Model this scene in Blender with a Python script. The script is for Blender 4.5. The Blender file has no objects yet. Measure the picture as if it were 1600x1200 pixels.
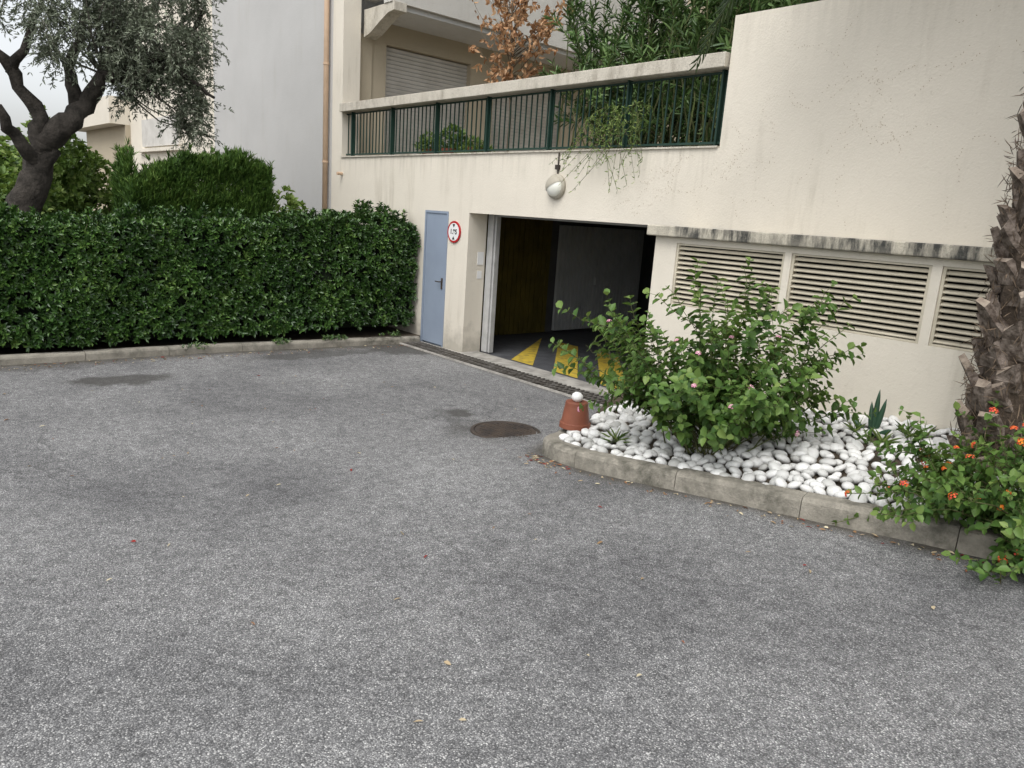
import bpy, math, numpy as np
from mathutils import Vector, Matrix
rng=np.random.default_rng(7)
pi=math.pi
COL=bpy.context.scene.collection
# ------------------------------------------------------------------ helpers
def nrm(a):
    a=np.asarray(a,float); return a/np.maximum(np.linalg.norm(a,axis=-1,keepdims=True),1e-9)
def empty(name,loc=(0,0,0)):
    o=bpy.data.objects.new(name,None); o.location=loc; o.empty_display_size=.2; COL.objects.link(o); return o
def link(o,parent=None):
    COL.objects.link(o)
    if parent is not None:
        o.parent=parent; o.matrix_parent_inverse=Matrix.Translation(parent.location).inverted()
    return o
class MB:
    def __init__(s): s.v=[];s.f=[];s.n=0;s.mi=[];s.cur=0
    def add(s,v,f):
        v=np.asarray(v,float).reshape(-1,3); s.v.append(v)
        for q in f: s.f.append([i+s.n for i in q]); s.mi.append(s.cur)
        s.n+=len(v)
    def box(s,x0,x1,y0,y1,z0,z1,rot=None,c=None):
        v=np.array([[x,y,z] for x in(x0,x1) for y in(y0,y1) for z in(z0,z1)],float)
        if rot is not None:
            c=v.mean(0) if c is None else np.array(c); v=(v-c)@np.array(rot).T+c
        s.add(v,[(0,1,3,2),(4,6,7,5),(0,4,5,1),(2,3,7,6),(0,2,6,4),(1,5,7,3)])
    def tube(s,P,r,n=6,cap=True,jit=0):
        P=np.asarray(P,float);m=len(P);r=np.broadcast_to(np.asarray(r,float),(m,))
        T=np.gradient(P,axis=0);T=nrm(T)
        ref=np.array([0,0,1.]) if abs(T[0][2])<.9 else np.array([1.,0,0])
        V=[]
        A=nrm(np.cross(T[0],ref))
        for i in range(m):
            A=A-T[i]*(A@T[i]);A=A/max(np.linalg.norm(A),1e-9);B=np.cross(T[i],A)
            an=np.arange(n)/n*2*pi
            rr=r[i]*(1+jit*rng.uniform(-1,1,n))
            V.append(P[i]+(np.cos(an)*rr)[:,None]*A+(np.sin(an)*rr)[:,None]*B)
        F=[(i*n+j,i*n+(j+1)%n,(i+1)*n+(j+1)%n,(i+1)*n+j) for i in range(m-1) for j in range(n)]
        if cap: F.append(tuple(range(n))[::-1]);F.append(tuple((m-1)*n+j for j in range(n)))
        s.add(np.concatenate(V),F)
    def lathe(s,prof,c,n=32,axis='z'):
        V=[];c=np.array(c,float)
        for (r,h) in prof:
            for j in range(n):
                a=j/n*2*pi
                if axis=='z': V.append(c+[r*math.cos(a),r*math.sin(a),h])
                else: V.append(c+[r*math.cos(a),-h,r*math.sin(a)])
        m=len(prof)
        F=[(i*n+j,i*n+(j+1)%n,(i+1)*n+(j+1)%n,(i+1)*n+j) for i in range(m-1) for j in range(n)]
        s.add(V,F)
    def build(s,name,mats,parent=None,smooth=False,bevel=0):
        me=bpy.data.meshes.new(name); me.from_pydata(np.concatenate(s.v).tolist(),[],s.f)
        if not isinstance(mats,(list,tuple)): mats=[mats]
        for m in mats: me.materials.append(m)
        me.polygons.foreach_set('material_index',s.mi)
        if smooth: me.polygons.foreach_set('use_smooth',[True]*len(me.polygons))
        me.update();o=bpy.data.objects.new(name,me);link(o,parent)
        if bevel:
            b=o.modifiers.new('b','BEVEL');b.width=bevel;b.segments=2;b.limit_method='ANGLE'
        return o
def qmesh(name,V,Q,mat,parent=None,val=None,smooth=False):
    me=bpy.data.meshes.new(name);V=np.asarray(V,np.float32);Q=np.asarray(Q,np.int32)
    k=Q.shape[1]
    me.vertices.add(len(V));me.vertices.foreach_set('co',V.ravel())
    me.loops.add(Q.size);me.loops.foreach_set('vertex_index',Q.ravel())
    me.polygons.add(len(Q));me.polygons.foreach_set('loop_start',np.arange(0,Q.size,k,dtype=np.int32))
    me.polygons.foreach_set('loop_total',np.full(len(Q),k,np.int32))
    if smooth: me.polygons.foreach_set('use_smooth',np.ones(len(Q),bool))
    if val is not None:
        at=me.attributes.new('v','FLOAT','POINT');at.data.foreach_set('value',np.asarray(val,np.float32))
    me.materials.append(mat);me.update(calc_edges=True);me.validate()
    o=bpy.data.objects.new(name,me);return link(o,parent)
def leaves(name,P,D,N,L,W,mat,parent=None,val=None,fold=.25,droop=.1):
    P=np.asarray(P,float);n=len(P);D=nrm(D);S=nrm(np.cross(D,N));N=np.cross(S,D)
    L=np.broadcast_to(np.asarray(L,float),(n,))[:,None];W=np.broadcast_to(np.asarray(W,float),(n,))[:,None]
    l=N*W*fold
    V=np.stack([P,P+.32*L*D+.5*W*S+l,P+.68*L*D+.42*W*S+l-N*L*droop*.4,P+L*D-N*L*droop,
                P+.68*L*D-.42*W*S+l-N*L*droop*.4,P+.32*L*D-.5*W*S+l],1).reshape(-1,3)
    b=(np.arange(n)*6)[:,None]
    Q=np.concatenate([b+np.array([0,1,2,3]),b+np.array([0,3,4,5])],0)
    if val is None: val=rng.uniform(0,1,n)
    return qmesh(name,V,Q,mat,parent,np.repeat(val,6))
def rosettes(C,N,k,L,W,spread=(.5,1.2)):
    """k leaves around every centre; returns P,D,Nn,L,W"""
    n=len(C);N=nrm(N);ref=rng.normal(size=(n,3));A=nrm(np.cross(N,ref));B=np.cross(N,A)
    az=(np.arange(k)/k*2*pi)[None,:]*1.0+rng.uniform(0,6.3,(n,1))+rng.normal(0,.25,(n,k))
    th=rng.uniform(spread[0],spread[1],(n,k))
    T=np.cos(az)[...,None]*A[:,None]+np.sin(az)[...,None]*B[:,None]
    D=np.cos(th)[...,None]*N[:,None]+np.sin(th)[...,None]*T
    Nn=-np.sin(th)[...,None]*T+np.cos(th)[...,None]*N[:,None]+rng.normal(0,.15,(n,k,3))
    P=np.repeat(C[:,None],k,1)+rng.normal(0,.008,(n,k,3))
    Ls=rng.uniform(.7,1.15,(n,k))*L
    return P.reshape(-1,3),D.reshape(-1,3),Nn.reshape(-1,3),Ls.ravel(),(Ls/L*W).ravel()
_wd=nrm(rng.normal(size=(14,3)));_wp=rng.uniform(0,6.28,14)
def sn(P,s):
    P=np.asarray(P,float);o=0
    for i in range(14): o=o+np.sin((P@_wd[i])*s*(1+.13*i)+_wp[i])
    return o/5.
def cells(name,xs,zs,mask,y0,y1,mat,parent):
    vi={};V=[];F=[]
    def vid(i,k,y):
        if (i,k,y) not in vi: vi[(i,k,y)]=len(V);V.append((xs[i],(y0,y1)[y],zs[k]))
        return vi[(i,k,y)]
    nx,nz=len(xs)-1,len(zs)-1
    ok=lambda i,k:0<=i<nx and 0<=k<nz and mask(i,k)
    for i in range(nx):
        for k in range(nz):
            if not ok(i,k): continue
            F.append((vid(i,k,0),vid(i+1,k,0),vid(i+1,k+1,0),vid(i,k+1,0)))
            F.append((vid(i,k,1),vid(i,k+1,1),vid(i+1,k+1,1),vid(i+1,k,1)))
            if not ok(i-1,k):F.append((vid(i,k,0),vid(i,k+1,0),vid(i,k+1,1),vid(i,k,1)))
            if not ok(i+1,k):F.append((vid(i+1,k,0),vid(i+1,k,1),vid(i+1,k+1,1),vid(i+1,k+1,0)))
            if not ok(i,k-1):F.append((vid(i,k,0),vid(i,k,1),vid(i+1,k,1),vid(i+1,k,0)))
            if not ok(i,k+1):F.append((vid(i,k+1,0),vid(i+1,k+1,0),vid(i+1,k+1,1),vid(i,k+1,1)))
    mb=MB();mb.add(V,F);return mb.build(name,mat,parent)
# ------------------------------------------------------------------ materials
def newmat(name):
    m=bpy.data.materials.new(name);m.use_nodes=True;nt=m.node_tree;return m,nt,nt.nodes,nt.links,nt.nodes['Principled BSDF']
def ramp(N,pts,interp='LINEAR'):
    r=N.new('ShaderNodeValToRGB');r.color_ramp.interpolation=interp;e=r.color_ramp.elements
    while len(e)<len(pts): e.new(.5)
    for el,(p,c) in zip(e,pts):
        el.position=p;el.color=(c,c,c,1) if not isinstance(c,(tuple,list)) else (*c,1)
    return r
def coords(N,Lk,scale=(1,1,1),obj=True):
    t=N.new('ShaderNodeTexCoord');mp=N.new('ShaderNodeMapping');mp.inputs['Scale'].default_value=scale
    Lk.new(t.outputs['Object'],mp.inputs[0]);return mp.outputs[0]
def noise(N,Lk,vec,scale,detail=4,rough=.6):
    n=N.new('ShaderNodeTexNoise');n.inputs['Scale'].default_value=scale;n.inputs['Detail'].default_value=detail;n.inputs['Roughness'].default_value=rough
    Lk.new(vec,n.inputs['Vector']);return n.outputs['Fac']
def mixc(N,Lk,fac,a,b,mode='MIX'):
    m=N.new('ShaderNodeMix');m.data_type='RGBA';m.blend_type=mode
    for sock,val in ((m.inputs[0],fac),(m.inputs[6],a),(m.inputs[7],b)):
        if hasattr(val,'is_output') : Lk.new(val,sock)
        elif isinstance(val,(tuple,list)): sock.default_value=(*val,1)
        else: sock.default_value=val
    return m.outputs[2]
def mth(N,Lk,op,a,b,c=None):
    m=N.new('ShaderNodeMath');m.operation=op
    for i,val in enumerate((a,b,c)):
        if val is None: continue
        if hasattr(val,'is_output'): Lk.new(val,m.inputs[i])
        else: m.inputs[i].default_value=val
    return m.outputs[0]
def bump(N,Lk,B,h,dist=.01,strength=1):
    b=N.new('ShaderNodeBump');b.inputs['Distance'].default_value=dist;b.inputs['Strength'].default_value=strength
    Lk.new(h,b.inputs['Height']);Lk.new(b.outputs[0],B.inputs['Normal'])
def M(name,c1,c2=None,scale=3,rough=.8,bs=40,bd=.003,metal=0,spec=.3,lo=.35,hi=.65):
    m,nt,N,Lk,B=newmat(name);B.inputs['Roughness'].default_value=rough;B.inputs['Metallic'].default_value=metal
    B.inputs['Specular IOR Level'].default_value=spec
    v=coords(N,Lk);c2=c2 or tuple(x*.8 for x in c1)
    f=ramp(N,[(lo,0.),(hi,1.)]);Lk.new(noise(N,Lk,v,scale,6),f.inputs[0])
    Lk.new(mixc(N,Lk,f.outputs[0],c1,c2),B.inputs['Base Color'])
    if bd: bump(N,Lk,B,noise(N,Lk,v,bs,4),bd)
    return m
def wallmat(name,c,stain=(.33,.29,.22),amt=.35,bs=45,bd=.004,streakz=.5,ledges=()):
    m,nt,N,Lk,B=newmat(name);B.inputs['Roughness'].default_value=.9;B.inputs['Specular IOR Level'].default_value=.15
    v=coords(N,Lk)
    big=noise(N,Lk,v,.6,5);r1=ramp(N,[(.35,0.),(.7,1.)]);Lk.new(big,r1.inputs[0])
    col=mixc(N,Lk,r1.outputs[0],c,tuple(x*.9 for x in c))
    sv=coords(N,Lk,(5,5,streakz));st=noise(N,Lk,sv,1.3,6,.65);r2=ramp(N,[(.52,0.),(.78,1.)]);Lk.new(st,r2.inputs[0])
    m2=noise(N,Lk,v,.9,3);r3=ramp(N,[(.42,0.),(.65,amt)]);Lk.new(m2,r3.inputs[0])
    col=mixc(N,Lk,mth(N,Lk,'MULTIPLY',r2.outputs[0],r3.outputs[0]),col,stain)
    sp=noise(N,Lk,v,25,6,.7);r4=ramp(N,[(.60,0.),(.74,.28)]);Lk.new(sp,r4.inputs[0])
    col=mixc(N,Lk,r4.outputs[0],col,stain)
    sx=N.new('ShaderNodeSeparateXYZ');Lk.new(v,sx.inputs[0]);zz=mth(N,Lk,'MULTIPLY_ADD',noise(N,Lk,v,5,5),-.9,sx.outputs[2])
    r5=ramp(N,[(.0,.55),(.35,0.)]);Lk.new(mth(N,Lk,'ADD',zz,.35),r5.inputs[0]);col=mixc(N,Lk,r5.outputs[0],col,(.25,.23,.19))
    # grime runs under ledges at height h, for x below / above a limit
    s2=noise(N,Lk,coords(N,Lk,(9,9,.6)),1.5,6,.7);rs=ramp(N,[(.45,0.),(.70,1.)]);Lk.new(s2,rs.inputs[0])
    for h,dep,am,x0,x1 in ledges:
        dz=mth(N,Lk,'SUBTRACT',h,sx.outputs[2]);rr=ramp(N,[(0.,0.),(.02,am),(1.,0.)]);Lk.new(mth(N,Lk,'DIVIDE',dz,dep),rr.inputs[0])
        inx=mth(N,Lk,'MULTIPLY',mth(N,Lk,'GREATER_THAN',sx.outputs[0],x0),mth(N,Lk,'LESS_THAN',sx.outputs[0],x1))
        col=mixc(N,Lk,mth(N,Lk,'MULTIPLY',mth(N,Lk,'MULTIPLY',rr.outputs[0],rs.outputs[0]),inx),col,(.25,.23,.18))
    Lk.new(col,B.inputs['Base Color'])
    bump(N,Lk,B,mth(N,Lk,'ADD',noise(N,Lk,v,bs,6,.65),noise(N,Lk,v,4,3)),bd);return m
def leafmat(name,cols,rough=.45,trans=.25,spec=.35,tint=(.3,.4,.06)):
    m,nt,N,Lk,B=newmat(name);at=N.new('ShaderNodeAttribute');at.attribute_name='v'
    r=ramp(N,[(i/(len(cols)-1),c) for i,c in enumerate(cols)]);Lk.new(at.outputs['Fac'],r.inputs[0])
    Lk.new(r.outputs[0],B.inputs['Base Color']);B.inputs['Roughness'].default_value=rough;B.inputs['Specular IOR Level'].default_value=spec
    if trans<=0.05: return m
    t=N.new('ShaderNodeBsdfTranslucent');tc=mixc(N,Lk,.35,r.outputs[0],tint);Lk.new(tc,t.inputs[0])
    mx=N.new('ShaderNodeMixShader');mx.inputs[0].default_value=trans;Lk.new(B.outputs[0],mx.inputs[1]);Lk.new(t.outputs[0],mx.inputs[2])
    Lk.new(mx.outputs[0],N['Material Output'].inputs[0]);return m

m_cream=wallmat('cream_render',(.70,.65,.555),amt=.55,ledges=((3.08,.40,.35,-13.4,-4.95),(4.41,.6,.22,-4.9,12)))
m_white=wallmat('pale_render',(.49,.485,.47),amt=.3)
m_stucco=wallmat('rough_stucco',(.62,.60,.55),amt=.2,bs=90,bd=.02)
m_beige=wallmat('beige_render',(.46,.40,.30),amt=.3)
m_soffit=wallmat('soffit_paint',(.6,.6,.59),amt=.5,bd=.002)
m_conc=M('threshold_concrete',(.44,.42,.38),(.22,.21,.19),4,.9,60,.003)
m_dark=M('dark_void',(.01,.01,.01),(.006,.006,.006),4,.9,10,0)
m_green=M('dark_green_paint',(.012,.035,.026),(.018,.045,.033),8,.5,60,.0005)
m_door=M('blue_grey_paint',(.26,.31,.385),(.23,.275,.345),1.5,.45,60,.0004)
m_frame=M('aluminium_frame',(.45,.45,.44),(.36,.36,.35),5,.5,60,.0004)
m_shut=M('shutter_slats',(.60,.58,.54),(.48,.46,.42),2,.6,60,.0005)
m_pipe=M('peach_paint',(.58,.42,.29),(.48,.34,.23),3,.6,60,.0005)
m_louv=M('louvre_paint',(.58,.53,.42),(.44,.40,.31),3,.75,60,.001)
m_bark=M('olive_bark',(.075,.065,.055),(.025,.022,.018),6,.95,20,.03)
m_twig=M('twig_bark',(.16,.12,.08),(.08,.06,.04),8,.9,40,.002)
m_otwig=M('olive_twig_bark',(.16,.15,.12),(.09,.085,.07),8,.9,40,.002)
m_gtwig=M('green_stem',(.10,.13,.04),(.07,.06,.03),8,.8,40,.001)
m_soil=M('garden_soil',(.09,.07,.05),(.04,.032,.022),5,1,30,.02)
m_iron=M('cast_iron',(.05,.043,.04),(.09,.07,.055),9,.65,90,.002,metal=.3)
m_grate=M('galvanised_grate',(.17,.16,.145),(.07,.06,.05),9,.6,90,.001,metal=.2)
m_terr=M('terracotta_plastic',(.24,.085,.05),(.19,.065,.038),6,.5,60,.0006)
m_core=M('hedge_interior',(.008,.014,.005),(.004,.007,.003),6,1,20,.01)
m_yell=M('yellow_road_paint',(.55,.40,.05),(.24,.19,.06),9,.7,80,.002,lo=.45,hi=.68)
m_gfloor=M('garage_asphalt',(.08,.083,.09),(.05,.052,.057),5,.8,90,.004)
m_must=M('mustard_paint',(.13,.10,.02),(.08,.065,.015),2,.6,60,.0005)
m_gdoor=M('grey_white_paint',(.42,.43,.43),(.35,.36,.36),2,.6,60,.0005)
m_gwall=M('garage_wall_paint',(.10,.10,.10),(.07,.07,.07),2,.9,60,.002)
m_pave=M('terrace_tiles',(.3,.26,.2),(.22,.19,.15),3,.8,60,.001)
def capmat(name,c,dark,zs=1.0,thr=(.42,.62)):
    m,nt,N,Lk,B=newmat(name);B.inputs['Roughness'].default_value=.95;v=coords(N,Lk,(4.5,4.5,zs))
    n=noise(N,Lk,v,1.6,8,.72);r=ramp(N,[(thr[0],0.),(thr[1],1.)]);Lk.new(n,r.inputs[0])
    v2=coords(N,Lk);n2=noise(N,Lk,v2,1.1,3);r2=ramp(N,[(.35,.1),(.6,1.)]);Lk.new(n2,r2.inputs[0])
    col=mixc(N,Lk,mth(N,Lk,'MULTIPLY',r.outputs[0],r2.outputs[0]),c,dark)
    r3=ramp(N,[(.5,0.),(.7,.5)]);Lk.new(noise(N,Lk,v2,40,6,.7),r3.inputs[0]);col=mixc(N,Lk,r3.outputs[0],col,tuple(x*.45 for x in c))
    Lk.new(col,B.inputs['Base Color']);bump(N,Lk,B,noise(N,Lk,v2,60,6),.008);return m
m_cap=capmat('stained_coping',(.52,.48,.39),(.05,.05,.045),thr=(.40,.58))
m_beam=capmat('weathered_beam',(.55,.51,.43),(.24,.21,.16),1.5,(.46,.68))
m_kerb=capmat('kerb_concrete',(.33,.305,.255),(.10,.095,.075),4,(.36,.60))
m_peb,nt,N,Lk,B=newmat('white_pebble');at=N.new('ShaderNodeAttribute');at.attribute_name='v'
r=ramp(N,[(0,(.42,.42,.40)),(.25,(.62,.62,.60)),(1,(.76,.76,.74))]);Lk.new(at.outputs['Fac'],r.inputs[0])
v=coords(N,Lk);d=ramp(N,[(.54,0.),(.78,.5)]);Lk.new(noise(N,Lk,v,30,5),d.inputs[0]);Lk.new(mixc(N,Lk,d.outputs[0],r.outputs[0],(.34,.31,.26)),B.inputs['Base Color'])
B.inputs['Roughness'].default_value=.7;bump(N,Lk,B,noise(N,Lk,v,60,4),.002)
# asphalt
m_asph,nt,N,Lk,B=newmat('worn_asphalt');v=coords(N,Lk)
vo=N.new('ShaderNodeTexVoronoi');vo.inputs['Scale'].default_value=165;Lk.new(v,vo.inputs['Vector'])
sep=N.new('ShaderNodeSeparateColor');Lk.new(vo.outputs['Color'],sep.inputs[0])
r=ramp(N,[(0,(.11,.11,.112)),(.35,(.20,.20,.203)),(.72,(.29,.29,.29)),(.9,(.43,.427,.42)),(1,(.66,.655,.64))]);Lk.new(sep.outputs[0],r.inputs[0])
gap=ramp(N,[(.35,0.),(.8,.85)]);Lk.new(vo.outputs['Distance'],gap.inputs[0])
col=mixc(N,Lk,gap.outputs[0],r.outputs[0],(.072,.072,.074))
n1=noise(N,Lk,v,.5,6,.62);r1=ramp(N,[(.32,(.60,.60,.61)),(.48,(.92,.92,.92)),(.68,(1.2,1.2,1.19))]);Lk.new(n1,r1.inputs[0])
col=mixc(N,Lk,1.,col,r1.outputs[0],'MULTIPLY')
n2=noise(N,Lk,v,12,7,.78);r2=ramp(N,[(.3,(.58,.58,.58)),(.7,(1.36,1.36,1.35))]);Lk.new(n2,r2.inputs[0]);col=mixc(N,Lk,1.,col,r2.outputs[0],'MULTIPLY')
def stain(col,cx,cy,rx,ry,amt):
    mp=N.new('ShaderNodeMapping');t=N.new('ShaderNodeTexCoord')
    dn=N.new('ShaderNodeTexNoise');dn.inputs['Scale'].default_value=3;dn.inputs['Detail'].default_value=5;Lk.new(t.outputs['Object'],dn.inputs['Vector'])
    ad=N.new('ShaderNodeVectorMath');ad.operation='MULTIPLY_ADD';Lk.new(dn.outputs['Color'],ad.inputs[0]);ad.inputs[1].default_value=(.7,.7,0);Lk.new(t.outputs['Object'],ad.inputs[2])
    mp.vector_type='POINT';mp.inputs['Location'].default_value=(-(cx+.35)/rx,-(cy+.35)/ry,0);mp.inputs['Scale'].default_value=(1/rx,1/ry,0);Lk.new(ad.outputs[0],mp.inputs[0])
    ln=N.new('ShaderNodeVectorMath');ln.operation='LENGTH';Lk.new(mp.outputs[0],ln.inputs[0])
    rr=ramp(N,[(.6,amt),(1.,0.)]);Lk.new(ln.outputs['Value'],rr.inputs[0]);return mixc(N,Lk,rr.outputs[0],col,(.05,.047,.042))
for s_ in [(-9.15,2.2,.32,.68,.75),(-9.9,6.5,.5,.8,.7),(-6.3,4.9,.34,.26,.75),(-5.95,4.6,.5,.12,.35),(-9.9,5.0,.28,1.2,.55),(-5.5,4.7,.6,.5,.35),(-10.1,1.0,.25,1.5,.4)]: col=stain(col,*s_)
vc=N.new('ShaderNodeTexVoronoi');vc.feature='DISTANCE_TO_EDGE';vc.inputs['Scale'].default_value=.55
dn=N.new('ShaderNodeTexNoise');dn.inputs['Scale'].default_value=1.3;dn.inputs['Detail'].default_value=8;Lk.new(v,dn.inputs['Vector'])
ad=N.new('ShaderNodeVectorMath');ad.operation='MULTIPLY_ADD';Lk.new(dn.outputs['Color'],ad.inputs[0]);ad.inputs[1].default_value=(1.6,1.6,0);Lk.new(v,ad.inputs[2]);Lk.new(ad.outputs[0],vc.inputs['Vector'])
rc=ramp(N,[(0.,.6),(.006,.0)]);Lk.new(vc.outputs[0],rc.inputs[0])
nb=ramp(N,[(.5,0.),(.6,1.)]);Lk.new(noise(N,Lk,v,.35,2),nb.inputs[0])
col=mixc(N,Lk,mth(N,Lk,'MULTIPLY',rc.outputs[0],nb.outputs[0]),col,(.05,.05,.05))
at=N.new('ShaderNodeAttribute');at.attribute_name='v'
dd=ramp(N,[(.25,0.),(.8,1.)]);Lk.new(mth(N,Lk,'MULTIPLY',at.outputs['Fac'],mth(N,Lk,'MULTIPLY_ADD',noise(N,Lk,v,6,6,.7),1.6,.1)),dd.inputs[0])
col=mixc(N,Lk,mth(N,Lk,'MULTIPLY',dd.outputs[0],.85),col,(.07,.06,.045))
Lk.new(col,B.inputs['Base Color']);B.inputs['Roughness'].default_value=.85;B.inputs['Specular IOR Level'].default_value=.3
bump(N,Lk,B,mth(N,Lk,'MULTIPLY_ADD',vo.outputs['Distance'],-1.,noise(N,Lk,v,30,5)),.004,.9)

l_hedge=leafmat('pittosporum_leaf',[(.014,.038,.009),(.035,.085,.017),(.07,.145,.028),(.17,.27,.065)],.33,0,.5)
l_cyp=leafmat('cypress_leaf',[(.03,.07,.012),(.07,.145,.022),(.17,.26,.05)],.6,0)
l_shrub=leafmat('shrub_leaf',[(.05,.10,.025),(.13,.22,.045),(.32,.40,.13)],.5,.3)
l_olive=leafmat('olive_leaf',[(.09,.11,.07),(.19,.22,.15),(.40,.43,.34)],.5,0)
l_olea=leafmat('oleander_leaf',[(.03,.07,.018),(.085,.155,.04),(.22,.31,.12)],.4,0)
l_lant=leafmat('lantana_leaf',[(.02,.05,.010),(.05,.115,.022),(.105,.19,.04),(.19,.27,.07)],.5,.25)
l_dead=leafmat('dead_leaf',[(.30,.15,.07),(.50,.28,.14),(.62,.42,.25)],.7,.2,tint=(.5,.28,.12))
l_hold=leafmat('dry_holdfast',[(.33,.26,.18),(.45,.38,.28)],.9,0)
l_pink=leafmat('pink_petal',[(.60,.24,.36),(.74,.45,.52),(.78,.65,.45)],.6,0)
l_oran=leafmat('orange_petal',[(.55,.05,.04),(.80,.20,.02),(.88,.48,.04)],.6,0)
l_palm=leafmat('palm_leaflet',[(.03,.06,.02),(.07,.11,.035)],.5,0)
l_lit=leafmat('litter_leaf',[(.22,.02,.015),(.25,.16,.08),(.55,.49,.34)],.8,0)

# ------------------------------------------------------------------ terrain
def sstep(t): t=np.clip(t,0,1);return t*t*(3-2*t)
def g(x,y):
    x=np.asarray(x,float);y=np.asarray(y,float)
    a=.014*np.clip(7-y,0,8)
    rx=np.clip(x+6.3,0,None);rx=np.where(rx<1,rx*rx*.5,rx-.5)
    b=.078*np.minimum(rx,6.5)*sstep((7.1-y)/1.2)
    und=.006*np.sin(x*1.3+y*.7)*np.sin(y*1.1-.4*x)*(y<6.5)
    return a+b+und-.004
KP=[(-5.33,6.65),(-5.12,6.0),(-4.88,5.3),(-4.72,4.8),(-4.66,4.6),(-4.56,4.5),(-4.4,4.44),(-4.15,4.4),(-3.77,4.42),(-2.9,4.6),(-2.0,4.77),(-1.49,4.9),(-.95,4.97),(.5,5.15),(3,5.4),(8,5.8)]
def smooth_path(P,n=3):
    P=np.array(P,float)
    for _ in range(n):
        Q=[P[0]]
        for a,b in zip(P[:-1],P[1:]): Q+= [a*.75+b*.25,a*.25+b*.75]
        Q.append(P[-1]);P=np.array(Q)
    return P
KPS=smooth_path(KP,2)
HK=[(-10.32,-9),(-10.30,-4),(-10.36,1),(-10.42,4),(-10.38,6),(-10.33,7.1)]
xs=np.unique(np.round(np.concatenate([np.linspace(-400,-30,10),np.linspace(-30,-14,9),np.arange(-14,-10.6,.3),np.arange(-10.6,1.6,.09),np.arange(2,6,.4),np.linspace(6,30,9),np.linspace(30,400,10)]),3))
ys=np.unique(np.round(np.concatenate([np.linspace(-400,-20,9),np.linspace(-20,-4,9),np.arange(-4,.4,.4),np.arange(.4,7.4,.09),np.linspace(8,30,9),np.linspace(30,400,10)]),3))
XX,YY=np.meshgrid(xs,ys,indexing='ij');ZZ=g(XX,YY);V=np.stack([XX,YY,ZZ],-1).reshape(-1,3)
def dseg(P,path):
    d=np.full(len(P),1e9)
    for a,b in zip(path[:-1],path[1:]):
        a=np.array(a);b=np.array(b);t=np.clip(((P-a)@(b-a))/((b-a)@(b-a)),0,1);d=np.minimum(d,np.linalg.norm(P-(a+t[:,None]*(b-a)),axis=1))
    return d
P2=V[:,:2];dirt=np.maximum.reduce([np.exp(-dseg(P2,KPS[::3])/.16),np.exp(-dseg(P2,HK)/.26),.8*np.exp(-dseg(P2,[(-10.4,6.75),(-5.4,6.75)])/.14)])
nx,ny=len(xs),len(ys);I=(np.arange(nx-1)[:,None]*ny+np.arange(ny-1)[None]).ravel()
qmesh('ground',V,np.stack([I,I+ny,I+ny+1,I+1],1),m_asph,smooth=True,val=dirt)
# ------------------------------------------------------------------ kerbs
def kerb(name,path,w=.15,h=.16,seg=1.0,side=1):
    P=np.array(path,float);d=np.r_[0,np.cumsum(np.linalg.norm(np.diff(P,axis=0),axis=1))]
    mb=MB();n=max(1,int(round(d[-1]/seg)));
    for i in range(n):
        sub=np.linspace(d[-1]*i/n+.003,d[-1]*(i+1)/n-.003,10)
        Q=np.stack([np.interp(sub,d,P[:,0]),np.interp(sub,d,P[:,1])],1);T=nrm(np.gradient(Q,axis=0));Nn=np.stack([-T[:,1],T[:,0]],1)*side
        jz=rng.uniform(-.006,.006);V=[]
        for q,nn in zip(Q,Nn):
            z=float(g(*q));e=rng.uniform(-.006,.004);eo=rng.uniform(-.003,.006)
            for (o,zz) in ((0,-.1),(0.004+eo,h-.035),(.014+eo,h-.012),(.034+eo,h+e),(w,h),(w,-.1)):
                V.append((q[0]+nn[0]*o,q[1]+nn[1]*o,z+zz+jz*(zz>0)))
        F=[(a*6+b,a*6+b+1,a*6+b+7,a*6+b+6) for a in range(9) for b in range(5)]+[(5,4,3,2,1,0),(54,55,56,57,58,59)]
        mb.add(V,F)
    return mb.build(name,m_kerb)
kerb('planter_kerb',KPS,side=1,seg=.95,h=.15)
kerb('hedge_kerb',HK,h=.11,w=.13,side=1,seg=1.0)
qmesh('garden_bed',[(-10.44,-12,.1),(-10.44,7.19,.1),(-60,7.19,.16),(-60,-12,.2)],[(0,1,2,3)],m_soil)
def ykerb(x): 
    m=KPS[:,0]>-4.5; return np.interp(x,KPS[m][:,0],KPS[m][:,1])
def xleft(y): 
    m=(KPS[:,1]>4.55)&(KPS[:,0]<-4.4);q=KPS[m];o=np.argsort(q[:,1]);return np.interp(y,q[o][:,1],q[o][:,0])
def zbed(x,y):
    x=np.asarray(x,float);y=np.asarray(y,float)
    yk=np.where(x>-4.5,ykerb(x),4.5);s=np.clip((y-yk)/(6.7-yk),0,1)
    wb=np.clip(.55+.115*(x+3.43),.2,.85)
    zk=g(x,np.minimum(yk,6))+.10
    return zk*(1-s)+wb*s
bx=np.linspace(-5.4,8,90);V=[];
for x in bx:
    for t in np.linspace(0,1,12):
        y0=float(ykerb(x))+.1 if x>-4.4 else 4.6+ (-4.4-x)*1.9
        y0=min(y0,6.65);y=y0+(6.72-y0)*t;V.append((x,y,float(zbed(x,y))-.01))
I=(np.arange(89)[:,None]*12+np.arange(11)[None]).ravel()
qmesh('planter_bed',V,np.stack([I,I+12,I+13,I+1],1),m_soil)
def ico():
    bpy.ops.mesh.primitive_ico_sphere_add(subdivisions=2,radius=1);o=bpy.context.object
    V=np.array([v.co[:] for v in o.data.vertices]);F=np.array([p.vertices[:] for p in o.data.polygons]);bpy.data.objects.remove(o);return V,F
IV,IF=ico()
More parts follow.
